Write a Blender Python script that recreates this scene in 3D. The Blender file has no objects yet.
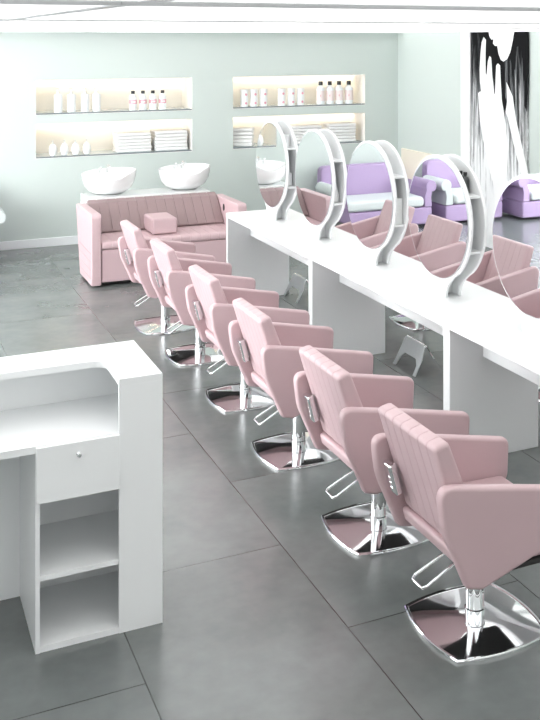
import bpy, bmesh, math, random
from mathutils import Vector, Matrix
random.seed(7)
PI = math.pi
sc = bpy.context.scene
COL = sc.collection

# ------------------------------------------------------------------ materials
def new_mat(name):
    m = bpy.data.materials.new(name); m.use_nodes = True
    nt = m.node_tree; b = nt.nodes['Principled BSDF']
    return m, nt, b
def mat(name, rgb, rough=.5, metal=0, noise=0, nscale=20, bump=0, bscale=200, spec=None, trans=0, emit=None, estr=0, ior=None, coat=0):
    m, nt, b = new_mat(name)
    b.inputs['Base Color'].default_value = (*rgb, 1)
    b.inputs['Roughness'].default_value = rough
    b.inputs['Metallic'].default_value = metal
    if spec is not None: b.inputs['Specular IOR Level'].default_value = spec
    if trans: b.inputs['Transmission Weight'].default_value = trans
    if ior: b.inputs['IOR'].default_value = ior
    if coat: b.inputs['Coat Weight'].default_value = coat
    if emit:
        b.inputs['Emission Color'].default_value = (*emit, 1); b.inputs['Emission Strength'].default_value = estr
    if noise or bump:
        tc = nt.nodes.new('ShaderNodeTexCoord')
    if noise:
        n = nt.nodes.new('ShaderNodeTexNoise'); n.inputs['Scale'].default_value = nscale; n.inputs['Detail'].default_value = 4
        nt.links.new(tc.outputs['Object'], n.inputs['Vector'])
        r = nt.nodes.new('ShaderNodeMapRange'); r.inputs['To Min'].default_value = 1-noise; r.inputs['To Max'].default_value = 1+noise
        nt.links.new(n.outputs['Fac'], r.inputs['Value'])
        mx = nt.nodes.new('ShaderNodeVectorMath'); mx.operation = 'SCALE'
        mx.inputs[0].default_value = rgb
        nt.links.new(r.outputs['Result'], mx.inputs['Scale'])
        nt.links.new(mx.outputs['Vector'], b.inputs['Base Color'])
    if bump:
        n2 = nt.nodes.new('ShaderNodeTexNoise'); n2.inputs['Scale'].default_value = bscale; n2.inputs['Detail'].default_value = 3
        nt.links.new(tc.outputs['Object'], n2.inputs['Vector'])
        bp = nt.nodes.new('ShaderNodeBump'); bp.inputs['Strength'].default_value = bump; bp.inputs['Distance'].default_value = .002
        nt.links.new(n2.outputs['Fac'], bp.inputs['Height']); nt.links.new(bp.outputs['Normal'], b.inputs['Normal'])
    return m

M = {}
M['white'] = mat('white_laminate', (.855, .87, .875), .35, noise=.012, nscale=3)
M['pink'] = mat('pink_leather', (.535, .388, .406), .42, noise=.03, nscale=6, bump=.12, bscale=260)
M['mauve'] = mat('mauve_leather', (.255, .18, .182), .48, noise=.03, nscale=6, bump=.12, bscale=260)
M['seam'] = mat('seam_thread', (.42, .27, .28), .6, noise=.05, nscale=50)
M['chrome'] = mat('chrome', (.86, .87, .88), .06, 1, noise=.01, nscale=8)
M['satin'] = mat('satin_steel', (.62, .64, .65), .28, 1, noise=.05, nscale=40)
M['mirror'] = mat('mirror_glass', (.93, .95, .95), .005, 1)
M['ceramic'] = mat('white_ceramic', (.88, .89, .89), .12, coat=.4, noise=.01, nscale=4)
M['wall'] = mat('sage_wall_paint', (.575, .635, .605), .8, noise=.012, nscale=1.5, bump=.05, bscale=120)
M['wall_white'] = mat('white_wall_paint', (.84, .85, .845), .8, noise=.012, nscale=1.5)
M['niche'] = mat('niche_cream_paint', (.88, .86, .82), .7, noise=.02, nscale=3)
M['ceiling'] = mat('ceiling_paint', (.88, .88, .88), .8, noise=.01, nscale=2)
M['skirting'] = mat('white_skirting', (.84, .86, .87), .4, noise=.01, nscale=2)
M['shelf_glass'] = mat('shelf_glass', (.62, .70, .72), .08, noise=.02, nscale=4)
M['shelf_edge'] = mat('shelf_edge_strip', (.17, .20, .22), .3, noise=.04, nscale=10)
M['towel'] = mat('towel_cotton', (.86, .86, .85), .95, noise=.03, nscale=60, bump=.5, bscale=400)
M['plastic'] = mat('white_plastic', (.86, .88, .89), .3, noise=.01, nscale=10)
M['black'] = mat('black_plastic', (.015, .015, .017), .35, noise=.1, nscale=10)
M['label'] = mat('pink_label_ink', (.74, .36, .42), .6, noise=.05, nscale=30)
M['label_pale'] = mat('pale_pink_label', (.85, .74, .73), .6, noise=.03, nscale=30)
M['purple'] = mat('purple_leather', (.33, .24, .40), .45, noise=.03, nscale=5, bump=.1)
M['grey_leather'] = mat('pale_grey_leather', (.60, .64, .64), .45, noise=.03, nscale=5, bump=.1)
M['cream'] = mat('cream_panel', (.86, .80, .68), .6, noise=.02, nscale=4)
M['dark_glass'] = mat('dark_bottle_glass', (.05, .055, .055), .12, noise=.1, nscale=8)
M['led'] = mat('led_diffuser', (.9, .85, .75), .5, emit=(1, .84, .64), estr=12)
M['fill_panel'] = mat('fill_panel_glow', (.9, .9, .9), .6, emit=(1, .995, .985), estr=1.16)  # glow of the added ceiling fill panels
M['frame'] = mat('window_frame_paint', (.8, .81, .82), .4, noise=.01, nscale=5)
M['near_black'] = mat('dark_plinth', (.03, .028, .028), .6, noise=.1, nscale=10)  # near-black of the sofa plinth, chair underplate and arm socket
M['book'] = mat('book_cover', (.80, .82, .81), .6, noise=.03, nscale=20)

def floor_mat():
    m, nt, b = new_mat('polished_concrete_tile')
    N = nt.nodes.new; L = nt.links.new
    tc = N('ShaderNodeTexCoord'); sp = N('ShaderNodeSeparateXYZ'); L(tc.outputs['Object'], sp.inputs[0])
    def mth(op, a, bb=None, c=None):
        n = N('ShaderNodeMath'); n.operation = op
        for i, v in enumerate((a, bb, c)):
            if v is None: continue
            if isinstance(v, (int, float)): n.inputs[i].default_value = v
            else: L(v, n.inputs[i])
        return n.outputs[0]
    W, H = .898, 1.63
    u = mth('DIVIDE', mth('SUBTRACT', sp.outputs[0], 1.896), W)
    colm = mth('FLOOR', u)
    par = mth('FLOORED_MODULO', colm, 2.0)
    v = mth('ADD', mth('DIVIDE', mth('SUBTRACT', sp.outputs[1], 4.07), H), mth('MULTIPLY', par, .5))
    row = mth('FLOOR', v)
    fu = mth('FRACT', u); fv = mth('FRACT', v)
    du = mth('MULTIPLY', mth('MINIMUM', fu, mth('SUBTRACT', 1.0, fu)), W)
    dv = mth('MULTIPLY', mth('MINIMUM', fv, mth('SUBTRACT', 1.0, fv)), H)
    d = mth('MINIMUM', du, dv)
    mr = N('ShaderNodeMapRange'); mr.inputs['From Min'].default_value = .0018; mr.inputs['From Max'].default_value = .0034
    L(d, mr.inputs['Value'])                                       # 0 in the joint, 1 on the tile
    cb = N('ShaderNodeCombineXYZ'); L(colm, cb.inputs[0]); L(row, cb.inputs[1])
    wn = N('ShaderNodeTexWhiteNoise'); wn.noise_dimensions = '2D'; L(cb.outputs[0], wn.inputs['Vector'])
    off = N('ShaderNodeVectorMath'); off.operation = 'MULTIPLY_ADD'
    L(cb.outputs[0], off.inputs[0]); off.inputs[1].default_value = (7.3, 3.1, 0); L(tc.outputs['Object'], off.inputs[2])
    n1 = N('ShaderNodeTexNoise'); n1.inputs['Scale'].default_value = 2.2; n1.inputs['Detail'].default_value = 4; n1.inputs['Roughness'].default_value = .5
    L(off.outputs[0], n1.inputs['Vector'])
    n2 = N('ShaderNodeTexNoise'); n2.inputs['Scale'].default_value = 14; n2.inputs['Detail'].default_value = 6
    L(off.outputs[0], n2.inputs['Vector'])
    s = mth('ADD', mth('MULTIPLY', n1.outputs['Fac'], .75), mth('ADD', mth('MULTIPLY', n2.outputs['Fac'], .25), mth('MULTIPLY', mth('SUBTRACT', wn.outputs['Value'], .5), .07)))
    cr = N('ShaderNodeValToRGB'); L(s, cr.inputs[0])
    cr.color_ramp.elements[0].position = .32; cr.color_ramp.elements[0].color = (.112, .123, .120, 1)
    cr.color_ramp.elements[1].position = .68; cr.color_ramp.elements[1].color = (.168, .182, .178, 1)
    mx = N('ShaderNodeMix'); mx.data_type = 'RGBA'; L(mr.outputs[0], mx.inputs['Factor'])
    mx.inputs['A'].default_value = (.022, .024, .024, 1); L(cr.outputs[0], mx.inputs['B'])
    L(mx.outputs['Result'], b.inputs['Base Color'])
    r2 = N('ShaderNodeMapRange'); r2.inputs['To Min'].default_value = .20; r2.inputs['To Max'].default_value = .28
    L(n1.outputs['Fac'], r2.inputs['Value']); L(r2.outputs[0], b.inputs['Roughness'])
    bp = N('ShaderNodeBump'); bp.inputs['Distance'].default_value = .002; bp.inputs['Strength'].default_value = .5
    L(mr.outputs[0], bp.inputs['Height'])
    b.inputs['Specular IOR Level'].default_value = .9
    return m
M['floor'] = floor_mat()

def streak_mat():
    """black and white photographic print: strands of hair running downwards"""
    m, nt, b = new_mat('hair_photo_print')
    N = nt.nodes.new; L = nt.links.new
    tc = N('ShaderNodeTexCoord'); mp = N('ShaderNodeMapping'); L(tc.outputs['Object'], mp.inputs[0])
    mp.inputs['Rotation'].default_value = (math.radians(-7), 0, 0)
    mp.inputs['Scale'].default_value = (1, 11, .55)
    n = N('ShaderNodeTexNoise'); n.inputs['Scale'].default_value = 1.9; n.inputs['Detail'].default_value = 7; n.inputs['Roughness'].default_value = .72
    n.inputs['Distortion'].default_value = .35
    L(mp.outputs[0], n.inputs['Vector'])
    sp = N('ShaderNodeSeparateXYZ'); L(tc.outputs['Object'], sp.inputs[0])
    g = N('ShaderNodeMapRange'); g.inputs['From Min'].default_value = .3; g.inputs['From Max'].default_value = 2.5
    g.inputs['To Min'].default_value = .30; g.inputs['To Max'].default_value = -.16
    L(sp.outputs[2], g.inputs['Value'])
    ad = N('ShaderNodeMath'); ad.operation = 'ADD'; L(n.outputs['Fac'], ad.inputs[0]); L(g.outputs[0], ad.inputs[1])
    cr = N('ShaderNodeValToRGB'); L(ad.outputs[0], cr.inputs[0])
    e = cr.color_ramp.elements; e[0].position = .38; e[0].color = (.006, .006, .007, 1); e[1].position = .66; e[1].color = (.85, .86, .87, 1)
    x = e.new(.50); x.color = (.14, .145, .15, 1)
    L(cr.outputs[0], b.inputs['Base Color']); b.inputs['Roughness'].default_value = .7; b.inputs['Specular IOR Level'].default_value = .08
    return m
M['print'] = streak_mat()
M['print_white'] = mat('print_white_ink', (.88, .88, .88), .6, spec=.08, noise=.01, nscale=5)
M['print_black'] = mat('print_black_ink', (.006, .006, .007), .6, spec=.08, noise=.05, nscale=5)

def pane_mat():
    m = bpy.data.materials.new('window_pane'); m.use_nodes = True; nt = m.node_tree
    nt.nodes.clear(); o = nt.nodes.new('ShaderNodeOutputMaterial'); mx = nt.nodes.new('ShaderNodeMixShader')
    t = nt.nodes.new('ShaderNodeBsdfTransparent'); g = nt.nodes.new('ShaderNodeBsdfGlossy'); g.inputs['Roughness'].default_value = .02
    mx.inputs[0].default_value = .05
    nt.links.new(t.outputs[0], mx.inputs[1]); nt.links.new(g.outputs[0], mx.inputs[2]); nt.links.new(mx.outputs[0], o.inputs[0])
    return m
M['pane'] = pane_mat()

# ------------------------------------------------------------------ mesh helpers
def obj(name, bm, m, parent=None, smooth=None, loc=None):
    bmesh.ops.recalc_face_normals(bm, faces=bm.faces)
    me = bpy.data.meshes.new(name); bm.to_mesh(me); bm.free()
    me.materials.append(m)
    if smooth is not None:
        me.polygons.foreach_set('use_smooth', [True]*len(me.polygons))
        if smooth < 180: me.set_sharp_from_angle(angle=math.radians(smooth))
    o = bpy.data.objects.new(name, me); COL.objects.link(o)
    if smooth is not None:
        wn = o.modifiers.new('weighted_normal', 'WEIGHTED_NORMAL'); wn.keep_sharp = True; wn.weight = 100
    if parent: o.parent = parent
    if loc: o.location = loc
    return o
def tag(o, label=None, cat=None, group=None, kind=None):
    if label: o['label'] = label
    if cat: o['category'] = cat
    if group: o['group'] = group
    if kind: o['kind'] = kind
    return o
def empty(name, loc=(0, 0, 0), rz=0):
    o = bpy.data.objects.new(name, None); COL.objects.link(o); o.location = loc; o.rotation_euler = (0, 0, rz)
    o.empty_display_size = .1
    return o
def copy_tree(o, parent=None):
    c = o.copy(); COL.objects.link(c)
    if parent: c.parent = parent
    for ch in list(o.children):
        copy_tree(ch, c)
    return c
def struct(name, bm, m, smooth=None):
    o = obj(name, bm, m, None, smooth); o['kind'] = 'structure'; return o
def B(): return bmesh.new()
def box(bm, x0, x1, y0, y1, z0, z1, bev=0, seg=2, mtx=None):
    r = bmesh.ops.create_cube(bm, size=1)
    vs = r['verts']
    for v in vs:
        v.co = Vector(((x0+x1)/2+v.co.x*(x1-x0), (y0+y1)/2+v.co.y*(y1-y0), (z0+z1)/2+v.co.z*(z1-z0)))
    if bev:
        es = list({e for v in vs for e in v.link_edges})
        r2 = bmesh.ops.bevel(bm, geom=es, offset=bev, segments=seg, profile=.5, affect='EDGES')
        vs = list({v for f in r2['faces'] for v in f.verts} | {v for v in vs if v.is_valid})
    if mtx is not None:
        for v in vs: v.co = mtx @ v.co
    return bm
def tube(bm, pts, r, n=10, closed=False, caps=True):
    pts = [Vector(p) for p in pts]; N_ = len(pts); rings = []
    up = None
    for i, p in enumerate(pts):
        a = pts[i-1] if (i or closed) else pts[0]; b = pts[(i+1) % N_] if (i < N_-1 or closed) else pts[-1]
        t = (b-a).normalized()
        if up is None:
            up = Vector((0, 0, 1)) if abs(t.z) < .9 else Vector((1, 0, 0))
        s = t.cross(up).normalized(); up = s.cross(t).normalized()
        rr = r[i] if isinstance(r, (list, tuple)) else r
        rings.append([bm.verts.new(p+(s*math.cos(k*2*PI/n)+up*math.sin(k*2*PI/n))*rr) for k in range(n)])
    for i in range(N_-1+(1 if closed else 0)):
        A, C = rings[i], rings[(i+1) % N_]
        for k in range(n): bm.faces.new((A[k], A[(k+1) % n], C[(k+1) % n], C[k]))
    if caps and not closed:
        bm.faces.new(rings[0]); bm.faces.new(rings[-1])
    return bm
def lathe(bm, prof, n=24, c=(0, 0, 0), sx=1, sy=1):
    rings = []
    for r, z in prof:
        rings.append([bm.verts.new((c[0]+sx*max(r, 1e-4)*math.cos(k*2*PI/n), c[1]+sy*max(r, 1e-4)*math.sin(k*2*PI/n), c[2]+z)) for k in range(n)])
    for i in range(len(rings)-1):
        for k in range(n): bm.faces.new((rings[i][k], rings[i][(k+1) % n], rings[i+1][(k+1) % n], rings[i+1][k]))
    bm.faces.new(rings[0]); bm.faces.new(rings[-1])
    return bm
def fillet(poly, rad, seg=5):
    """round the corners of a 2D polygon; rad is one radius or a list"""
    out = []; n = len(poly)
    for i in range(n):
        p = Vector(poly[i]); a = Vector(poly[i-1]); b = Vector(poly[(i+1) % n])
        r = rad[i] if isinstance(rad, (list, tuple)) else rad
        if r <= 0: out.append(p); continue
        u = (a-p); v = (b-p); lu, lv = u.length, v.length; u.normalize(); v.normalize()
        ang = math.acos(max(-1, min(1, u.dot(v))))
        d = min(r/math.tan(ang/2), lu*.48, lv*.48)
        p0, p1 = p+u*d, p+v*d
        for k in range(seg+1):
            t = k/seg
            out.append(p0*(1-t)**2+p*2*t*(1-t)+p1*t*t)
    return out
def loft(bm, poly, slices, axis='y', fine=False):
    """poly: closed 2D outline (list of Vector2); slices: (position, inset). axis y: outline in xz; axis x: outline in yz; axis z: outline in xy"""
    Q0 = [Vector(p) for p in poly]; P = []
    for i, p in enumerate(Q0):
        q = Q0[(i+1) % len(Q0)]; m_ = max(1, int((q-p).length/.045)) if fine else 1
        P += [p.lerp(q, k/m_) for k in range(m_)]
    n = len(P)
    area = sum(P[i].x*P[(i+1) % n].y-P[(i+1) % n].x*P[i].y for i in range(n))
    nor = []
    for i in range(n):
        e1 = (P[i]-P[i-1]); e2 = (P[(i+1) % n]-P[i])
        t = (e1.normalized()+e2.normalized())
        t = t.normalized() if t.length > 1e-6 else e2.normalized()
        nn = Vector((-t.y, t.x))
        if area < 0: nn = -nn
        nor.append(nn)
    rings = []
    for pos, ins in slices:
        ring = []
        for i in range(n):
            q = P[i]+nor[i]*ins
            co = (q.x, pos, q.y) if axis == 'y' else ((pos, q.x, q.y) if axis == 'x' else (q.x, q.y, pos))
            ring.append(bm.verts.new(co))
        rings.append(ring)
    for i in range(len(rings)-1):
        for k in range(n): bm.faces.new((rings[i][k], rings[i][(k+1) % n], rings[i+1][(k+1) % n], rings[i+1][k]))
    bm.faces.new(rings[0]); bm.faces.new(rings[-1])
    return bm
def rslices(a, b, r, seams=(), depth=.004, sw=.006):
    """slices with rounded ends and shallow seam grooves"""
    s = [(a, r), (a+r*.13, r*.5), (a+r*.4, r*.2), (a+r, 0)]
    for q in sorted(seams):
        s += [(q-sw, 0), (q-sw*.45, depth*.45), (q, depth), (q+sw*.45, depth*.45), (q+sw, 0)]
    s += [(b-r, 0), (b-r*.4, r*.2), (b-r*.13, r*.5), (b, r)]
    return s
def rbox(bm, x0, x1, y0, y1, z0, z1, r, seg=4):
    P = fillet([(x0, z0), (x1, z0), (x1, z1), (x0, z1)], r*1.3, seg)
    return loft(bm, P, rslices(y0, y1, r), 'y')

# ------------------------------------------------------------------ room shell
CZ = 2.675                       # ceiling height
XR, YB, XL, YF = 6.92, 13.13, -3.2, -2.2
bm = B(); box(bm, XL-.2, XR+.9, YF-.2, YB+.9, -.12, 0); struct('floor', bm, M['floor'])
bm = B(); box(bm, XL-.2, XR+.9, YF-.2, YB+.9, CZ+.04, CZ+.2); struct('ceiling', bm, M['ceiling'])
# back wall with four recessed niches (one solid wall, boxes left out where the niches are)
NX = [(1.842, 3.84), (4.404, 6.39)]
NZ = [(1.640, 2.078), (1.098, 1.530)]
ND = .5
bm = B()
xs = [XL-.2, 1.842, 3.84, 4.404, 6.39, XR+.9]; zs = [0, 1.098, 1.53, 1.64, 2.078, CZ+.04]
for i in range(5):
    for j in range(5):
        if i in (1, 3) and j in (1, 3): continue
        box(bm, xs[i], xs[i+1], YB, YB+ND, zs[j], zs[j+1])
bmesh.ops.remove_doubles(bm, verts=bm.verts, dist=1e-4)
dup = {}
for f in bm.faces:
    k = tuple(round(c, 3) for c in f.calc_center_median()); dup.setdefault(k, []).append(f)
bmesh.ops.delete(bm, geom=[f for v in dup.values() if len(v) > 1 for f in v], context='FACES')
struct('wall_back', bm, M['wall'])
bm = B()                         # cream lining of the niches
for x0, x1 in NX:
    for z0, z1 in NZ:
        t = .004
        box(bm, x0, x1, YB+ND-.01, YB+ND+.0, z0, z1)
        box(bm, x0, x0+t, YB+.002, YB+ND-.01, z0, z1); box(bm, x1-t, x1, YB+.002, YB+ND-.01, z0, z1)
        box(bm, x0+t, x1-t, YB+.002, YB+ND-.01, z1-t, z1); box(bm, x0+t, x1-t, YB+.002, YB+ND-.01, z0, z0+t)
struct('trim_1', bm, M['niche'])
bm = B(); box(bm, XR, XR+.2, YF, YB, 0, CZ+.04); struct('wall_right', bm, M['wall'])
bm = B(); box(bm, XL-.2, XR+.2, YF-.2, YF, 0, CZ+.04); struct('wall_front', bm, M['wall_white'])
# left wall: wide windows
wy = [(4.6, 8.4), (9.0, 12.95)]
bm = B(); prev = YF
for a, b_ in wy:
    box(bm, XL-.2, XL, prev, a, 0, CZ+.04); box(bm, XL-.2, XL, a, b_, 0, .12); box(bm, XL-.2, XL, a, b_, 2.58, CZ+.04); prev = b_
box(bm, XL-.2, XL, prev, YB, 0, CZ+.04)
struct('wall_left', bm, M['wall_white'])
for i, (a, b_) in enumerate(wy):
    bm = B()
    for (p, q, r_, s) in ((a, b_, .12, .18), (a, b_, 2.52, 2.58), (a, a+.06, .18, 2.52), (b_-.06, b_, .18, 2.52), ((a+b_)/2-.03, (a+b_)/2+.03, .18, 2.52)):
        box(bm, XL-.14, XL-.06, p, q, r_, s)
    w = struct('window_%d' % (i+1), bm, M['frame'])
    bm = B(); box(bm, XL-.103, XL-.097, a+.05, b_-.05, .17, 2.53); obj('pane', bm, M['pane'], w)
# skirting boards
bm = B(); box(bm, XL, XR, YB-.014, YB, 0, .107, .003, 1); struct('baseboard_back', bm, M['skirting'])
bm = B(); box(bm, XR-.014, XR, YF, YB-.014, 0, .107, .003, 1); struct('baseboard_right', bm, M['skirting'])
bm = B(); box(bm, XR-.05, XR, 11.08, 11.30, .0, CZ+.03, .004, 1); struct('trim_2', bm, M['print_white'])   # white pilaster beside the print

# ------------------------------------------------------------------ added ceiling fill: glowing panels for soft overhead light, white trims
def ceiling_panel():
    e = empty('ceiling_fill_light', (0, 0, CZ))
    bm = B(); box(bm, -.90, .90, -.95, .95, -.0, .012); obj('diffuser', bm, M['fill_panel'], e)
    bm = B()
    for a in ((-.925, .925, -.975, -.95), (-.925, .925, .95, .975), (-.925, -.90, -.95, .95), (.90, .925, -.95, .95)): box(bm, *a, -.002, .012)
    obj('frame', bm, M['frame'], e)
    return e
pan0 = ceiling_panel(); first = True
for i in range(6):
    for j in range(7):
        if i == 5 and False: continue
        o = pan0 if first else copy_tree(pan0); first = False
        o.location = (XL+.93+i*1.852, YF+1.09+j*2.19, CZ)
        tag(o, 'added white glowing fill light panel set flush in the low ceiling', 'ceiling light', 'added fill light panels covering the ceiling')

# ------------------------------------------------------------------ salon chair
def make_chair():
    R_ = empty('salon_chair')
    # base: square plate with bulging sides, slightly domed
    bm = B(); n = 12; h = .232; bulge = .038; out = []
    for s in range(4):
        for k in range(n):
            t = -1+2*k/n; d = h+bulge*(1-t*t)
            p = Vector((t*h, -d)); a = s*PI/2
            out.append(Vector((p.x*math.cos(a)-p.y*math.sin(a), p.x*math.sin(a)+p.y*math.cos(a))))
    prof = [(1, 0), (1.0, .010), (.985, .016), (.955, .016), (.94, .012), (.7, .019), (.45, .026), (.2, .031)]
    rings = [[bm.verts.new((q.x*f, q.y*f, z)) for q in out] for f, z in prof]
    for i in range(len(rings)-1):
        for k in range(len(out)): bm.faces.new((rings[i][k], rings[i][(k+1) % len(out)], rings[i+1][(k+1) % len(out)], rings[i+1][k]))
    bm.faces.new(rings[0]); bm.faces.new(rings[-1])
    b0 = obj('base', bm, M['chrome'], R_, 35)
    b0['label'] = 'square polished chrome base'
    # column
    bm = B(); lathe(bm, [(.0435, .026), (.0435, .062), (.0465, .064), (.0465, .070), (.041, .072), (.041, .325), (.06, .33), (.06, .345)], 28)
    obj('column', bm, M['chrome'], R_, 35)
    # lever loop
    bm = B()
    c1 = [(-.02, -.035, .325), (-.10, -.015, .302), (-.24, .005, .212), (-.258, .02, .2), (-.258, .105, .198), (-.24, .118, .208), (-.10, .085, .295), (-.02, .06, .322)]
    sm = []
    for i in range(len(c1)-1):
        a, b_ = Vector(c1[i]), Vector(c1[i+1])
        for k in range(3): sm.append(a.lerp(b_, k/3))
    sm.append(Vector(c1[-1]))
    tube(bm, sm, .0062, 8); obj('lever', bm, M['chrome'], R_, 60)
    bm = B(); box(bm, -.15, .31, -.262, .262, .345, .371, .008, 2); obj('mechanism_plate', bm, M['near_black'], R_)
    # seat
    bm = B(); P = fillet([(-.225, .385), (-.12, .372), (.32, .385), (.335, .495), (.10, .502), (-.19, .47)], [.03, .02, .035, .04, .05, .035], 5)
    loft(bm, P, rslices(-.268, .268, .015), 'y'); obj('seat', bm, M['pink'], R_, 50)
    # backrest with vertical channels on its rear and front
    bm = B()
    P = fillet([(-.362, .928), (-.208, .45), (-.098, .47), (-.288, .945)], [.026, .03, .03, .024], 6)
    # extra points so the long sides stay smooth
    seams = [-.265+.53*k/7 for k in range(1, 7)]
    loft(bm, P, rslices(-.266, .266, .02, seams, .0038, .005), 'y', True)
    obj('backrest', bm, M['pink'], R_, 50)
    bm = B(); P = fillet([(-.235, .455), (-.175, .455), (-.165, .395), (-.215, .385)], .022, 5)
    loft(bm, P, rslices(-.262, .262, .012), 'y'); obj('rear_roll', bm, M['pink'], R_, 50)
    # arms
    P = fillet([(-.372, .797), (-.02, .732), (.372, .655), (.362, .45), (.12, .425), (-.165, .335), (-.235, .352), (-.345, .60)],
               [.06, .3, .045, .05, .05, .03, .03, .3], 6)
    for s in (-1, 1):
        bm = B(); a, b_ = (.272, .327) if s > 0 else (-.327, -.272)
        loft(bm, P, rslices(a, b_, .018), 'y', True); obj('armrest', bm, M['pink'], R_, 50)
    # chrome hinge plate between arm and back
    for s in (1,):
        bm = B()
        mt = Matrix.Translation((-.292, s*.228, .612)) @ Matrix.Rotation(math.radians(-15), 4, 'Y')
        box(bm, -.020, .014, -.041, .041, -.072, .072, .009, 3, mt)
        for k in range(3): box(bm, -.0208, -.016, -.016, .016, -.044+.026*k, -.038+.026*k, .001, 1, mt)
        box(bm, -.012, .05, -.01, .01, -.06, .06, .003, 1, mt)
        h_ = obj('hinge_plate', bm, M['chrome'], R_, 40); h_['label'] = 'ribbed chrome hinge plate'
    return R_
CY = [3.865, 4.83, 5.95, 7.00, 8.10, 9.06]
CXs = [2.424, 2.430, 2.43, 2.445, 2.435, 2.40]
c0 = make_chair()
near_lab = ['pink salon chair with square chrome base, nearest to the viewer',
            'pink leather salon chair second nearest the camera, left of the white counter',
            'pink leather salon chair third nearest the camera, beside the second counter leg panel',
            'pink leather salon chair fourth from the camera on the open floor side',
            'pink leather salon chair fifth from the camera, next to the farthest one',
            'pink leather salon chair nearest the wash sofa, farthest in the left row']
for i, y in enumerate(CY):
    o = c0 if i == 0 else copy_tree(c0)
    o.location = (CXs[i], y, 0)
    tag(o, near_lab[i], 'chair', 'pink salon chairs along the left of the counter')
far_lab = ['pink leather salon chair at the right frame edge behind the counter, facing left',
           'pink leather salon chair behind the counter, right of the mirror with black bottles',
           'pink leather salon chair behind the counter, left of the mirror with black bottles',
           'pink leather salon chair behind the counter, right of the mirror with the white vase',
           'pink leather salon chair behind the counter with its base seen under the worktop',
           'pink leather salon chair behind the counter, farthest of the right row near the wash sofa']
CYR = [3.95, 5.0, 6.05, 7.1, 8.17, 9.2]
for i, y in enumerate(CYR):
    o = copy_tree(c0); o.location = (4.565, y, 0); o.rotation_euler = (0, 0, PI)
    tag(o, far_lab[i], 'chair', 'pink salon chairs along the right of the counter')

# ------------------------------------------------------------------ styling counter units
CX0, CX1, CTZ = 3.17, 3.83, .87
def make_counter(L_):
    e = empty('styling_counter')
    bm = B(); box(bm, CX0, CX1, .001, L_-.001, CTZ-.045, CTZ, .002, 1); obj('worktop', bm, M['white'], e)
    for a, b_ in ((.001, .039), (L_-.039, L_-.001)):
        bm = B(); box(bm, CX0+.003, CX1-.003, a, b_, 0, CTZ-.045, .002, 1); obj('end_panel', bm, M['white'], e)
    bm = B(); box(bm, 3.41, 3.54, .039, L_-.039, .63, CTZ-.045, .002, 1); obj('cable_box', bm, M['white'], e)
    return e
LU = 2.14
cu = make_counter(LU)
for i, (y, lab) in enumerate([(9.665-LU, 'long white styling counter unit nearest the wash sofa'),
                              (9.665-2*LU, 'long white styling counter unit in the middle, carrying two mirrors'),
                              (9.665-3*LU, 'long white styling counter unit nearest the camera, running out of the frame')]):
    o = cu if i == 0 else copy_tree(cu); o.location = (0, y, 0)
    if i == 1: lab = 'white styling counter unit between the far and the nearest unit'
    tag(o, lab, 'counter', 'white styling counter units in one run')

# ------------------------------------------------------------------ round mirrors with shelves between two discs
MZ, MR = 1.389, .4215
def plate_outline():
    pts = []; a0 = math.radians(-90+38)
    n = 56
    for k in range(n+1):
        a = a0+(2*PI-2*math.radians(38))*k/n
        pts.append(Vector((MR*math.cos(a), MZ+MR*math.sin(a))))
    pL = pts[-1]; pR = pts[0]
    def bez(p0, p1, p2, m_):
        return [p0*(1-t)**2+p1*2*t*(1-t)+p2*t*t for t in [k/m_ for k in range(1, m_+1)]]
    zl = CTZ+.001; hw = .098
    left = bez(pL, Vector((-hw, MZ-MR*math.cos(math.radians(38))-.085)), Vector((-hw, zl)), 8)
    right = list(reversed(bez(pR, Vector((hw, MZ-MR*math.cos(math.radians(38))-.085)), Vector((hw, zl)), 8)))
    return pts+left+right
def disc(bm, x0, x1, r0, n=64):
    P = [Vector((r0*math.cos(k*2*PI/n), MZ+r0*math.sin(k*2*PI/n))) for k in range(n)]
    loft(bm, P, [(x0, 0), (x1, 0)], 'x')
def make_mirror():
    e = empty('mirror_shelf_unit', (0, 0, 0)); P = plate_outline()
    for a, b_ in ((-.064, -.042), (.042, .064)):
        bm = B(); loft(bm, P, [(a, .004), (a+.003, 0), (b_-.003, 0), (b_, .004)], 'x'); obj('side_panel', bm, M['white'], e, 35)
    for s in (-1, 1):
        a, b_ = sorted((s*.0645, s*.071)); r = .398
        bm = B(); disc(bm, a, b_, r+.008); rim = obj('mirror_rim', bm, M['satin'], e, 35)
        a, b_ = sorted((s*.0712, s*.0730))
        bm = B(); disc(bm, a, b_, r); g = obj('mirror_glass', bm, M['mirror'], e, 35); g['label'] = 'round mirror glass'
    for z in (1.579, 1.223):
        w_ = math.sqrt(MR**2-(z-MZ)**2)-.012
        bm = B(); box(bm, -.0418, .0418, -w_, w_, z-.016, z, .001, 1); obj('shelf', bm, M['white'], e)
    bm = B(); box(bm, -.0418, .0418, -.012, .012, CTZ+.002, 1.206, .001, 1); obj('spine', bm, M['white'], e)
    return e
MXc = 3.511
MYS = [9.14, 8.10, 7.01, 5.965, 4.88]
mlab = ['round white mirror with shelves, farthest one, standing near the wash sofa',
        'round white mirror with shelves holding a white teardrop vase',
        'round white mirror with shelves holding upright white books',
        'round white mirror with shelves holding dark bottles at its top',
        'round white mirror cut off by the right edge of the photo',
        'round white mirror nearest the camera on the counter, outside the right edge']
m0 = make_mirror()
for i, y in enumerate(MYS[:5]):
    o = m0 if i == 0 else copy_tree(m0); o.location = (MXc, y, 0)
    tag(o, mlab[i], 'mirror', 'round shelf mirrors on the counter')
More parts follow.
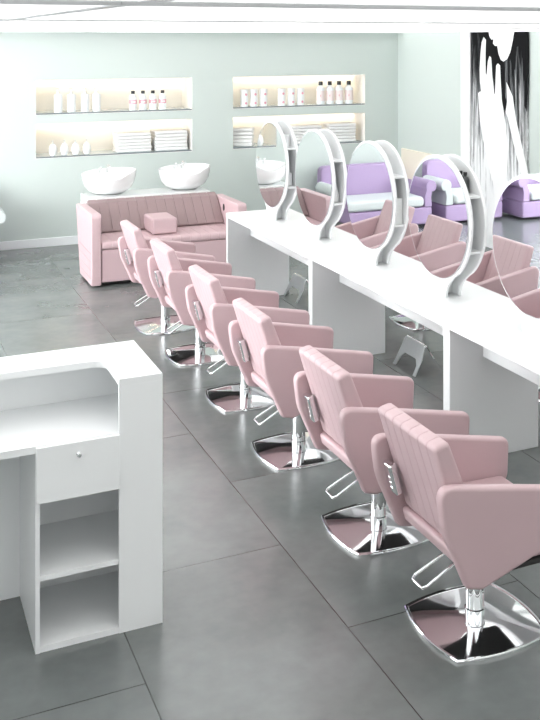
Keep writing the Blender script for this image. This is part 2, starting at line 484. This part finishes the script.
# things standing on the mirror shelves
S1, S2 = 1.5792, 1.2232
bm = B(); lathe(bm, [(.026, 0), (.03, .003), (.033, .11), (.033, .115), (.029, .115), (.027, .02)], 24)
tag(obj('tumbler', bm, M['plastic'], None, 40, (MXc, MYS[0]-.23, S1)), 'white tumbler on the top shelf of the farthest round mirror', 'tumbler')
bm = B(); rbox(bm, -.028, .028, -.03, .03, 0, .12, .005); tag(obj('canister', bm, M['plastic'], None, 40, (MXc, MYS[0]-.28, S2)), 'white square canister on the lower shelf of the farthest round mirror', 'canister')
bm = B(); lathe(bm, [(.022, 0), (.034, .006), (.038, .04), (.034, .075), (.02, .12), (.011, .155), (.010, .175), (.013, .18), (.009, .18)], 28)
tag(obj('vase', bm, M['ceramic'], None, 60, (MXc, MYS[1]-.30, S2)), 'white teardrop vase on the lower shelf of the second farthest round mirror', 'vase')
for k in range(3):
    bm = B(); hh = .19-.012*k
    box(bm, -.036, .036, -.013, .013, 0, hh, .003, 2)
    tag(obj('book', bm, M['book'], None, None, (MXc, MYS[2]-.36+.031*k+.02, S2)), ['white upright book nearest the front edge of the third mirror shelf', 'white upright book in the middle of the three on the third mirror shelf', 'white upright book farthest back of the three on the third mirror shelf'][k], 'book', 'white books on the third mirror')
for k, (dy, dx) in enumerate([(-.235, .008), (-.17, .013), (-.105, .006)]):
    bm = B(); lathe(bm, [(.026, 0), (.028, .004), (.028, .085), (.022, .104), (.011, .113), (.011, .12)], 24)
    e = empty('hair_product_bottle', (MXc+dx, MYS[3]+dy, S1))
    obj('bottle_body', bm, M['dark_glass'], e, 40)
    bm = B(); lathe(bm, [(.013, .1202), (.013, .138), (.011, .14)], 20); obj('cap', bm, M['black'], e, 40)
    tag(e, ['dark glass bottle closest to the edge of the fourth mirror top shelf', 'dark glass bottle in the middle of the fourth mirror top shelf', 'dark glass bottle deepest inside the fourth mirror top shelf'][k], 'bottle', 'dark bottles on the fourth mirror')

# ------------------------------------------------------------------ chrome footrests under the counter (right row)
def make_footrest():
    e = empty('footrest')
    def sheet(x0, x1):
        bm = B(); W_ = .18; n = 20; outer = []; 
        P = [(-W_, 0), (-W_+.035, 0), (-W_+.05, .065), (-W_+.09, .105), (W_-.09, .105), (W_-.05, .065), (W_-.035, 0), (W_, 0), (W_-.004, .12), (W_-.028, .215), (-W_+.028, .215), (-W_+.004, .12)]
        P = fillet(P, [0, 0, .03, .03, .03, .03, 0, 0, .1, .02, .02, .1], 4)
        loft(bm, P, [(-.005, .001), (-.004, 0), (.004, 0), (.005, .001)], 'x')
        for v in bm.verts:
            t = v.co.z/.215; v.co.x += x0+(x1-x0)*(t**.75)
        return bm
    obj('front_plate', sheet(-.10, 0.0), M['satin'], e, 35)
    obj('rear_plate', sheet(.16, .012), M['chrome'], e, 35)
    bm = B(); tube(bm, [(.006, -.14, .212), (.006, .14, .212)], .011, 12); obj('ridge_bar', bm, M['chrome'], e, 60)
    return e
fr = make_footrest()
for i, (y, lab) in enumerate([(7.02, 'chrome arched footrest on the floor under the middle counter unit'), (9.42, 'chrome arched footrest on the floor under the farthest counter unit')]):
    o = fr if i == 0 else copy_tree(fr); o.location = (3.865, y+.02, 0); tag(o, lab, 'footrest', 'chrome footrests under the counter')

# ------------------------------------------------------------------ reception desk
e = empty('reception_desk', (0, 0, 0)); DX0, DX1, DY0, DY1, DZ = -.75, 1.169, 4.462, 5.01, 1.11
PX = .977
PI_ = DX1-.02
bm = B(); P = [(PX, DY0), (DX1, DY0), (DX1, DY1), (PI_, DY1), (PI_, DY0+.018), (PX, DY0+.018)]
loft(bm, [Vector(p) for p in P], [(0, 0), (DZ-.0305, 0)], 'z'); obj('end_pillar', bm, M['white'], e)
P = [(PX, DY0), (DX1, DY0), (DX1, DY1), (DX0, DY1), (DX0, DY0), (DX0+.12, DY0), (DX0+.12, 4.765), (PX, 4.765)]
P = fillet(P, [0, 0, 0, 0, 0, 0, .05, .07], 8)
bm = B(); loft(bm, P, [(DZ-.03, .0), (DZ-.002, 0), (DZ, .002)], 'z'); obj('upper_ledge', bm, M['white'], e)
bm = B(); box(bm, DX0, PI_-.0005, 4.96, DY1, 0, DZ-.0305); obj('front_panel', bm, M['white'], e)
bm = B(); box(bm, DX0+.0305, PX-.0005, DY0+.001, DY0+.0185, .846, .876); box(bm, DX0+.0305, PI_-.0005, DY0+.0185, 4.9595, .846, .876); obj('worktop', bm, M['white'], e)
bm = B(); box(bm, DX0, DX0+.03, DY0, 4.9595, 0, DZ-.0305, .002, 1); obj('side_panel', bm, M['white'], e)
bm = B()                                    # cabinet carcass
CX = .625
for a in ((CX, CX+.018, DY0+.001, 4.9595, 0, .8455), (CX+.018, PX-.0005, DY0+.003, DY0+.0185, .0, .026), (CX+.018, PI_-.0005, DY0+.0185, 4.9595, .0, .026),
          (CX+.018, PI_-.0005, DY0+.0190, 4.94, .629, .645), (CX+.018, PI_-.0005, 4.94, 4.9595, .026, .8455)):
    box(bm, *a)
obj('cabinet', bm, M['white'], e)
bm = B(); box(bm, CX+.0185, PX-.001, DY0+.006, DY0+.0185, .300, .322); box(bm, CX+.0185, PI_-.001, DY0+.0185, 4.9395, .300, .322); obj('shelf', bm, M['white'], e)
bm = B(); box(bm, CX+.001, PX-.0008, DY0-.019, DY0+.0005, .638, .8735, .0015, 1); dr = obj('drawer', bm, M['white'], e)
bm = B(); lathe(bm, [(.009, 0), (.005, .003), (.005, .010), (.009, .013), (.009, .018), (.006, .020)], 20)
for v in bm.verts: v.co = Vector((v.co.x, -v.co.z, v.co.y))
k_ = obj('knob', bm, M['chrome'], dr, 40, (.80, DY0-.0195, .822)); k_['label'] = 'small round chrome knob'
tag(e, 'white reception desk with open shelves and one drawer, cut by the left edge', 'reception desk')

# ------------------------------------------------------------------ wash unit: pink two seat sofa with two basins
def arm_poly(r=.03):
    return fillet([(10.72, .02), (11.37, .02), (11.60, .70), (11.60, .757), (10.72, .765)], [r*.5, .02, .05, .04, .05], 5)
W = empty('backwash_sofa', (0, 0, 0))
bm = B(); loft(bm, arm_poly(), rslices(2.06, 2.165, .016), 'x')
la = obj('armrest', bm, M['pink'], W, 50)
bm = B()
for z in (.10, .185, .27, .355):
    tube(bm, [(2.0595, 10.74, z), (2.0595, 11.39, z+.012)], .0035, 6)
obj('seam', bm, M['seam'], la, 60)
bm = B(); loft(bm, arm_poly(), rslices(3.655, 3.76, .016), 'x'); ra = obj('armrest', bm, M['pink'], W, 50)
bm = B(); lathe(bm, [(.026, 0), (.03, .001), (.03, .006), (.02, .006)], 24, sx=1.35)
for v in bm.verts: v.co = Vector((-v.co.z, v.co.y, v.co.x))
hn = obj('hose_socket', bm, M['near_black'], ra, 40, (3.6553, 11.22, .655)); hn['label'] = 'dark oval socket in the arm'
bm = B(); box(bm, 2.168, 3.652, 10.86, 11.4, .0, .05); obj('plinth', bm, M['near_black'], W)
bm = B(); P = fillet([(10.74, .045), (11.45, .045), (11.45, .385), (10.74, .385)], .01, 3)
loft(bm, P, rslices(2.172, 3.650, .01), 'x'); obj('seat_base', bm, M['pink'], W, 50)
bm = B(); sx_ = [2.170+(3.652-2.170)*k/14 for k in range(1, 14)]
P = fillet([(10.725, .388), (11.40, .388), (11.40, .475), (10.725, .47)], [.03, .01, .01, .045], 6)
loft(bm, P, rslices(2.168, 3.653, .02, sx_, .005, .009), 'x'); obj('seat_cushion', bm, M['pink'], W, 50)
bm = B(); P = fillet([(11.18, .478), (11.30, .478), (11.62, .74), (11.54, .795), (11.45, .765)], [.02, .01, .02, .03, .03], 5)
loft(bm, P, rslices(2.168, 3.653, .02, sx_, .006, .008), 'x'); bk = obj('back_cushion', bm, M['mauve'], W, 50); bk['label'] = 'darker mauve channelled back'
bm = B(); rbox(bm, 2.735, 3.01, 10.86, 11.27, .476, .645, .022); obj('centre_armrest', bm, M['pink'], W, 50)
bm = B(); box(bm, 2.20, 3.62, 11.64, 12.10, .0, .70, .006, 2); obj('rear_housing', bm, M['white'], W)
bm = B()
box(bm, 2.20, 3.62, 11.63, 12.10, .7005, .795, .008, 2); obj('rear_shelf', bm, M['ceramic'], W, 40)
def basin(cx, cy, parent):
    bm = B(); n = 40; rings = []
    def rim_z(a):
        # a: angle, -90deg is the neck rest (towards the seat); sides rise, right side highest
        s = math.sin(a); c = math.cos(a)
        z = 1.052 + .016*c - .075*math.exp(-(((a-1.5*PI)/.62)**2)) + .012*max(0, s)
        return z
    for t, k in ((0, .44), (.04, .50), (.09, .62), (.25, .80), (.48, .92), (.75, .98), (.95, 1.0), (1, .995)):       # outside
        ring = []
        for i in range(n):
            a = i*2*PI/n; zr = rim_z(a); z0 = .7955
            ring.append(bm.verts.new((cx+.312*k*math.cos(a), cy+.25*k*math.sin(a)*(1 if t > .1 else .9), z0+(zr-z0)*t)))
        rings.append(ring)
    for t, k in ((1, .95), (.92, .92), (.7, .87), (.45, .74), (.28, .45), (.24, .05)):                 # inside
        ring = []
        for i in range(n):
            a = i*2*PI/n; zr = rim_z(a); z0 = .7955
            ring.append(bm.verts.new((cx+.312*k*math.cos(a), cy+.25*k*math.sin(a), z0+(zr-z0)*t)))
        rings.append(ring)
    for i in range(len(rings)-1):
        for k in range(n): bm.faces.new((rings[i][k], rings[i][(k+1) % n], rings[i+1][(k+1) % n], rings[i+1][k]))
    bm.faces.new(rings[0]); bm.faces.new(rings[-1])
    o = obj('basin', bm, M['ceramic'], parent, 70); o['label'] = 'white ceramic shell shaped basin'
    bm = B(); tube(bm, [(cx+.02, cy+.19, 1.02), (cx+.02, cy+.19, 1.075), (cx+.02, cy+.17, 1.10), (cx+.02, cy+.12, 1.105), (cx+.02, cy+.075, 1.09)], .016, 12); lathe(bm, [(.024, 0), (.024, .012), (.012, .016)], 16, (cx+.02, cy+.19, 1.05))
    obj('faucet', bm, M['chrome'], o, 50)
    bm = B(); tube(bm, [(cx-.07, cy+.18, 1.02), (cx-.07, cy+.18, 1.075)], .013, 12); tube(bm, [(cx-.07, cy+.18, 1.078), (cx-.07, cy+.12, 1.09)], .007, 8)
    obj('tap_handle', bm, M['chrome'], o, 50)
basin(2.49, 11.90, W); basin(3.385, 11.90, W)
tag(W, 'pink two seat wash sofa with mauve back and two white basins against the back wall', 'wash sofa')

# ------------------------------------------------------------------ purple and grey lounge seats
def lounge(width, arm_left, arm_right, seat_m=None):
    e = empty('lounge_sofa'); w = width/2
    bm = B(); rbox(bm, -w, w, -.36, .34, .03, .27, .03); obj('base', bm, M['purple'], e, 50)
    bm = B(); rbox(bm, -w+.13, w-.13, -.38, .22, .272, .42, .05, 5); obj('seat_cushion', bm, M['grey_leather'], e, 50)
    bm = B(); P = fillet([(-w+.02, .272), (w-.02, .272), (w-.02, .83), (-w+.02, .83)], [.01, .01, .10, .10], 6)
    loft(bm, P, rslices(.225, .37, .03), 'y'); obj('backrest', bm, M['purple'], e, 50)
    for s, mm in ((-1, arm_left), (1, arm_right)):
        P = [(.0, .272), (.115, .272), (.105, .40), (.125, .48)]
        for k in range(13):
            a = math.radians(-60+k*270/12); P.append((.105+.085*math.cos(a), .545+.085*math.sin(a)))
        P.append((.0, .42))
        P = [Vector((s*(w-.12+x), z)) for x, z in P]
        if s < 0: P.reverse()
        bm = B(); loft(bm, P, rslices(-.36, .215, .012), 'y'); obj('armrest', bm, mm, e, 50)
    return e
def put(e, x, y, rz, lab, grp=None):
    e.location = (x, y, 0); e.rotation_euler = (0, 0, rz); tag(e, lab, 'sofa', grp)
G = M['grey_leather']; PU = M['purple']
put(lounge(1.45, PU, G), .60, 12.62, 0, 'long purple lounge sofa, grey arm tip showing at the left photo edge', 'purple lounge seats')
put(lounge(.95, PU, G), -.80, 12.60, 0, 'purple armchair with grey right arm, reflected in the fourth round mirror', 'purple lounge seats')
put(lounge(.95, G, PU), -1.95, 12.4, 0, 'purple armchair by the windows, reflected in the nearest round mirror', 'purple lounge seats')
put(lounge(.92, PU, PU), 6.33, 12.62, 0, 'purple lounge armchair with pale grey seat in the back right corner', 'purple lounge seats')

bm = B(); box(bm, XR-.035, XR-.001, 11.35, 12.97, .30, 1.015, .004, 1)
tag(obj('wall_panel', bm, M['cream']), 'low cream panel on the right wall behind the purple armchair', 'wall panel')

# ------------------------------------------------------------------ black and white wall print (hand over hair)
pr = empty('wall_print', (XR, 10.46, 0))
bm = B(); box(bm, -.030, -.001, -.61, .618, .10, CZ-.004, .002, 1); obj('print_sheet', bm, M['print'], pr)
H_, h_, cx_, f_ = 2.6, 38, 360, 1018
A_ = math.atan(489/1018); Fv = (math.sin(A_), math.cos(A_)); Rv = (math.cos(A_), -math.sin(A_))
def on_wall(px, py):             # where a point of the printed picture sits on the right wall
    dx = Fv[0]+Rv[0]*(px-cx_)/f_; dy = Fv[1]+Rv[1]*(px-cx_)/f_
    t = XR/dx; return (dy*t-10.46, H_-(py-h_)/f_*t)
def flat(name, pts, m, k):
    P = [Vector(on_wall(*p)) for p in pts]
    bm = B(); loft(bm, P, [(-.0305-.0012*k, 0), (-.0302, 0)], 'x'); obj(name, bm, m, pr)
def crop(x, y): return (455+x/6.353, 30+y/6.353)
hand = [crop(*p) for p in [(195, 45), (210, 62), (207, 150), (208, 275), (214, 285), (222, 200), (232, 165), (243, 175), (250, 290), (262, 400), (268, 410), (272, 300), (275, 225), (286, 212), (300, 225), (303, 300), (310, 440), (322, 510), (335, 600), (345, 700), (350, 800), (345, 900), (330, 1000), (300, 1080), (270, 1130), (268, 1080), (262, 1000), (235, 900), (210, 780), (190, 690), (172, 580), (165, 470), (160, 400), (175, 388), (180, 395), (172, 330), (170, 250), (175, 150), (182, 80)]]
flat('hand_shape', hand, M['print_white'], 1)
face = [crop(*p) for p in [(225, -5), (232, 40), (245, 62), (258, 58), (255, 85), (268, 102), (282, 100), (290, 150), (305, 190), (322, 200), (345, 185), (365, 140), (380, 70), (390, 10), (392, -10)]]
flat('chin_shape', face, M['print_white'], 1)
dark = [crop(*p) for p in [(380, -8), (395, -8), (478, -8), (478, 330), (470, 520), (455, 480), (455, 330), (440, 150), (425, 100), (400, 110), (395, 250), (380, 260), (360, 160), (385, 60)]]
flat('dark_hair_shape', dark, M['print_black'], .5)
dk2 = [crop(*p) for p in [(150, -6), (222, -6), (232, 50), (250, 75), (262, 100), (285, 110), (300, 190), (318, 205), (322, 300), (330, 400), (350, 500), (335, 520), (318, 480), (306, 330), (303, 222), (287, 205), (270, 220), (266, 380), (255, 300), (246, 175), (232, 158), (222, 190), (212, 270), (213, 60), (196, 38), (182, 60), (172, 60)]]
flat('dark_hair_shape', dk2, M['print_black'], .5)
rays = [crop(*p) for p in [(335, 520), (350, 560), (380, 700), (430, 900), (478, 1020), (478, 900), (440, 740), (400, 560), (380, 420), (340, 330), (345, 450)]]
flat('light_hair_shape', rays, M['print_white'], .7)
tag(pr, 'tall black and white photo print of a raised hand over dark hair', 'wall print')

# ------------------------------------------------------------------ niche fittings
gt = .012
names = [('upper left', 0, 0), ('lower left', 0, 1), ('upper right', 1, 0), ('lower right', 1, 1)]
for nm, i, j in names:
    x0, x1 = NX[i]; z0, z1 = NZ[j]
    e = empty('glass_shelf', ((x0+x1)/2, YB, z0))
    w_ = (x1-x0)/2-.006
    bm = B(); box(bm, -w_, w_, .012, ND-.014, .0055, .0055+gt); obj('pane', bm, M['shelf_glass'], e)
    bm = B(); box(bm, -w_, w_, .002, .0115, .0055, .0055+gt+.003); obj('edge_strip', bm, M['shelf_edge'], e)
    tag(e, 'bluish glass shelf with dark front edge in the %s wall niche' % nm, 'shelf', 'glass shelves in the wall niches')
    e = empty('led_strip', ((x0+x1)/2, YB+.40, z1-.005))
    bm = B(); box(bm, -w_, w_, -.012, .012, -.014, -.001); obj('diffuser', bm, M['led'], e)
    bm = B(); box(bm, -w_, w_, -.024, -.0125, -.020, -.001); obj('housing', bm, M['frame'], e)
    tag(e, 'warm light strip hidden at the top of the %s wall niche' % nm, 'light strip', 'light strips in the wall niches')
ZU = NZ[0][0]+.0055+gt+.0005; ZD = NZ[1][0]+.0055+gt+.0005
ord4 = ['leftmost', 'second from left', 'third from left', 'rightmost']

def pump_bottle(r, h):
    e = empty('pump_bottle')
    bm = B(); lathe(bm, [(r*.92, 0), (r, .005), (r, h*.93), (r*.85, h*.985), (r*.35, h)], 24); obj('bottle_body', bm, M['plastic'], e, 40)
    bm = B(); lathe(bm, [(r*.3, h+.0005), (r*.3, h+.03), (r*.12, h+.032), (r*.12, h+.06), (r*.2, h+.062), (r*.2, h+.072)], 14)
    tube(bm, [(0, 0, h+.068), (-.02, -.02, h+.068), (-.032, -.03, h+.06)], .005, 8); obj('pump', bm, M['satin'], e, 40)
    return e
p0 = pump_bottle(.052, .235)
for k, x in enumerate((2.13, 2.293, 2.463, 2.606)):
    o = p0 if k == 0 else copy_tree(p0); o.location = (x, YB+.10, ZU)
    tag(o, 'white pump bottle, %s of four in upper left niche' % ord4[k], 'bottle', 'white pump bottles in the upper left niche')
def label_bottle(r, h, cap_h, full):
    e = empty('shampoo_bottle')
    bm = B(); lathe(bm, [(r*.92, 0), (r, .004), (r, h*.84), (r*.8, h*.93), (r*.42, h), (r*.42, h+.01)], 24); obj('bottle_body', bm, M['plastic'], e, 40)
    bm = B()
    if full: lathe(bm, [(r+.0006, h*.2), (r+.0012, h*.21), (r+.0012, h*.74), (r+.0006, h*.75)], 24)
    else: lathe(bm, [(r+.0006, h*.42), (r+.0012, h*.43), (r+.0012, h*.66), (r+.0006, h*.67)], 24)
    lb = obj('label_band', bm, M['label_pale'] if full else M['label'], e, 40)
    bm = B()
    if full:
        lathe(bm, [(.001, 0), (.018, 0), (.018, .001), (.001, .001)], 18)
        for v in bm.verts: v.co = Vector((v.co.x-.012, -v.co.z-r*.93-.0012, v.co.y+h*.48))
    else:
        for q in (-.4, .0, .4):
            box(bm, q*r-.012, q*r+.002, -r*1.03-.001, -r*.9, h*.48, h*.6)
    obj('print_mark', bm, M['label'] if full else M['plastic'], lb)
    bm = B(); lathe(bm, [(r*.5, h+.0102), (r*.52, h+.012), (r*.52, h+cap_h), (r*.46, h+cap_h+.004)], 18); obj('cap', bm, M['black'], e, 40)
    return e
b0 = label_bottle(.048, .205, .045, False)
for k, x in enumerate((3.075, 3.205, 3.335, 3.465)):
    o = b0 if k == 0 else copy_tree(b0); o.location = (x, YB+.10, ZU)
    tag(o, 'pink labelled black capped bottle, %s of four in upper left niche' % ord4[k], 'bottle', 'pink labelled bottles in the upper left niche')
b1 = label_bottle(.059, .262, .062, True)
for k, x in enumerate((5.745, 5.887, 6.032, 6.185)):
    o = b1 if k == 0 else copy_tree(b1); o.location = (x, YB+.12, ZU)
    tag(o, 'large black capped bottle, %s of four in upper right niche' % ord4[k], 'bottle', 'black capped bottles in the upper right niche')
def egg():
    e = empty('round_dispenser')
    bm = B(); lathe(bm, [(.022, 0), (.036, .008), (.05, .045), (.053, .075), (.047, .11), (.032, .14), (.015, .152)], 24); obj('dispenser_body', bm, M['ceramic'], e, 60)
    bm = B(); lathe(bm, [(.012, .1525), (.012, .165), (.005, .167), (.005, .185), (.009, .187), (.009, .193)], 14); tube(bm, [(0, 0, .19), (-.02, -.015, .187)], .004, 8); obj('pump', bm, M['satin'], e, 40)
    return e
g0 = egg()
for k, x in enumerate((2.062, 2.203, 2.340, 2.480)):
    o = g0 if k == 0 else copy_tree(g0); o.location = (x, YB+.08, ZD)
    tag(o, 'egg shaped white dispenser, %s of four in lower left niche' % ord4[k], 'dispenser', 'egg shaped dispensers in the lower left niche')
def jar():
    e = empty('cosmetic_jar')
    bm = B(); lathe(bm, [(.05, 0), (.053, .003), (.053, .088), (.05, .091)], 24); j = obj('jar_body', bm, M['plastic'], e, 40)
    bm = B(); lathe(bm, [(.0555, .0915), (.0555, .116), (.053, .119)], 24); obj('lid', bm, M['plastic'], e, 40)
    bm = B(); lathe(bm, [(.001, 0), (.017, 0), (.017, .001), (.001, .001)], 18)
    for v in bm.verts: v.co = Vector((v.co.x+.008, -v.co.z-.0525, v.co.y+.05))
    obj('label_dot', bm, M['label'], e)
    return e
j0 = jar(); first = True
grp = [('left', (4.607, 4.742, 4.885)), ('right', (5.152, 5.298, 5.438))]
for side, xs_ in grp:
    for k, x in enumerate(xs_):
        for lv in (0, 1):
            o = j0 if first else copy_tree(j0); first = False
            o.location = (x, YB+.12, ZU+lv*.1195)
            tag(o, 'white jar with pink dot, %s %s of the %s jar block' % (('bottom', 'top')[lv], ('left', 'middle', 'right')[k], side), 'jar', 'cosmetic jars in the upper right niche')
def towel(w_, d_, t_, seed):
    rnd = random.Random(seed); bm = B()
    # folded cloth: outline in yz with a rounded fold towards the viewer, lofted along x
    P = []
    for k in range(9):
        a = math.radians(90+k*180/8); P.append(Vector((-d_/2+t_/2+t_/2*math.cos(a)*.9, t_/2+t_/2*math.sin(a))))
    P += [Vector((d_/2, .002)), Vector((d_/2+.002, t_*.45)), Vector((d_/2-.004, t_*.5)), Vector((d_/2+.001, t_*.55)), Vector((d_/2, t_-.002))]
    sl = [(-w_/2, .006), (-w_/2+.004, .002)]+[(-w_/2+w_*k/8, rnd.uniform(0, .0015)) for k in range(1, 8)]+[(w_/2-.004, .002), (w_/2, .006)]
    loft(bm, P, sl, 'x')
    return obj('folded_towel', bm, M['towel'], None, 50)
def stack(cx, cy, z, n, w_, d_, t_, rz, where, grpname):
    t0 = towel(w_, d_, t_, int(cx*100))
    rnd = random.Random(int(cx*77))
    for k in range(n):
        o = t0 if k == 0 else t0.copy()
        if k: COL.objects.link(o)
        o.location = (cx+rnd.uniform(-.006, .006), cy, z+k*(t_+.0004)); o.rotation_euler = (0, 0, rz+rnd.uniform(-.012, .012))
        pos = 'lowest' if k == 0 else ('topmost' if k == n-1 else ['', 'second', 'third', 'fourth', 'fifth', 'sixth'][k]+' from the bottom')
        tag(o, 'white towel %s in %s' % (pos, where), 'towel', grpname)
stack(3.085, YB+.20, ZD, 6, .44, .30, .041, 0, 'the left stack of lower left niche', 'towels in the left stack')
stack(3.575, YB+.20, ZD, 6, .43, .30, .043, 0, 'the right stack of lower left niche', 'towels in the right end stack')
stack(4.61, YB+.21, ZD, 5, .30, .26, .050, math.radians(-24), 'the turned stack, lower right niche', 'towels in the turned stack')
stack(5.52, YB+.20, ZD, 6, .44, .30, .042, 0, 'the middle stack, lower right niche', 'towels in the middle stack')
stack(6.06, YB+.20, ZD, 6, .42, .30, .044, 0, 'the rightmost stack, lower right niche', 'towels in the far right stack')

# ------------------------------------------------------------------ daylight
w = bpy.data.worlds.new('world'); sc.world = w; w.use_nodes = True
bg = w.node_tree.nodes['Background']; bg.inputs[0].default_value = (.965, .985, 1, 1); bg.inputs[1].default_value = 15.0

# ------------------------------------------------------------------ camera: level, with lens shift
cam = bpy.data.cameras.new('camera'); co = bpy.data.objects.new('camera', cam); COL.objects.link(co)
co.location = (0, 0, 2.6); co.rotation_euler = (PI/2, 0, -A_)
cam.sensor_fit = 'VERTICAL'; cam.sensor_height = 24; cam.lens = 1018/720*24
cam.shift_x = (270-360)/720; cam.shift_y = -(360-38)/720
cam.clip_start = .05; cam.clip_end = 100
sc.camera = co
sc.view_settings.view_transform = 'Standard'; sc.view_settings.look = 'None'
sc.view_settings.exposure = 0; sc.view_settings.gamma = 1; sc.view_settings.use_curve_mapping = False
sc.cycles.max_bounces = 10; sc.cycles.diffuse_bounces = 5; sc.cycles.glossy_bounces = 6
sc.cycles.use_denoising = True; sc.cycles.use_adaptive_sampling = False
sc.cycles.sample_clamp_indirect = 6
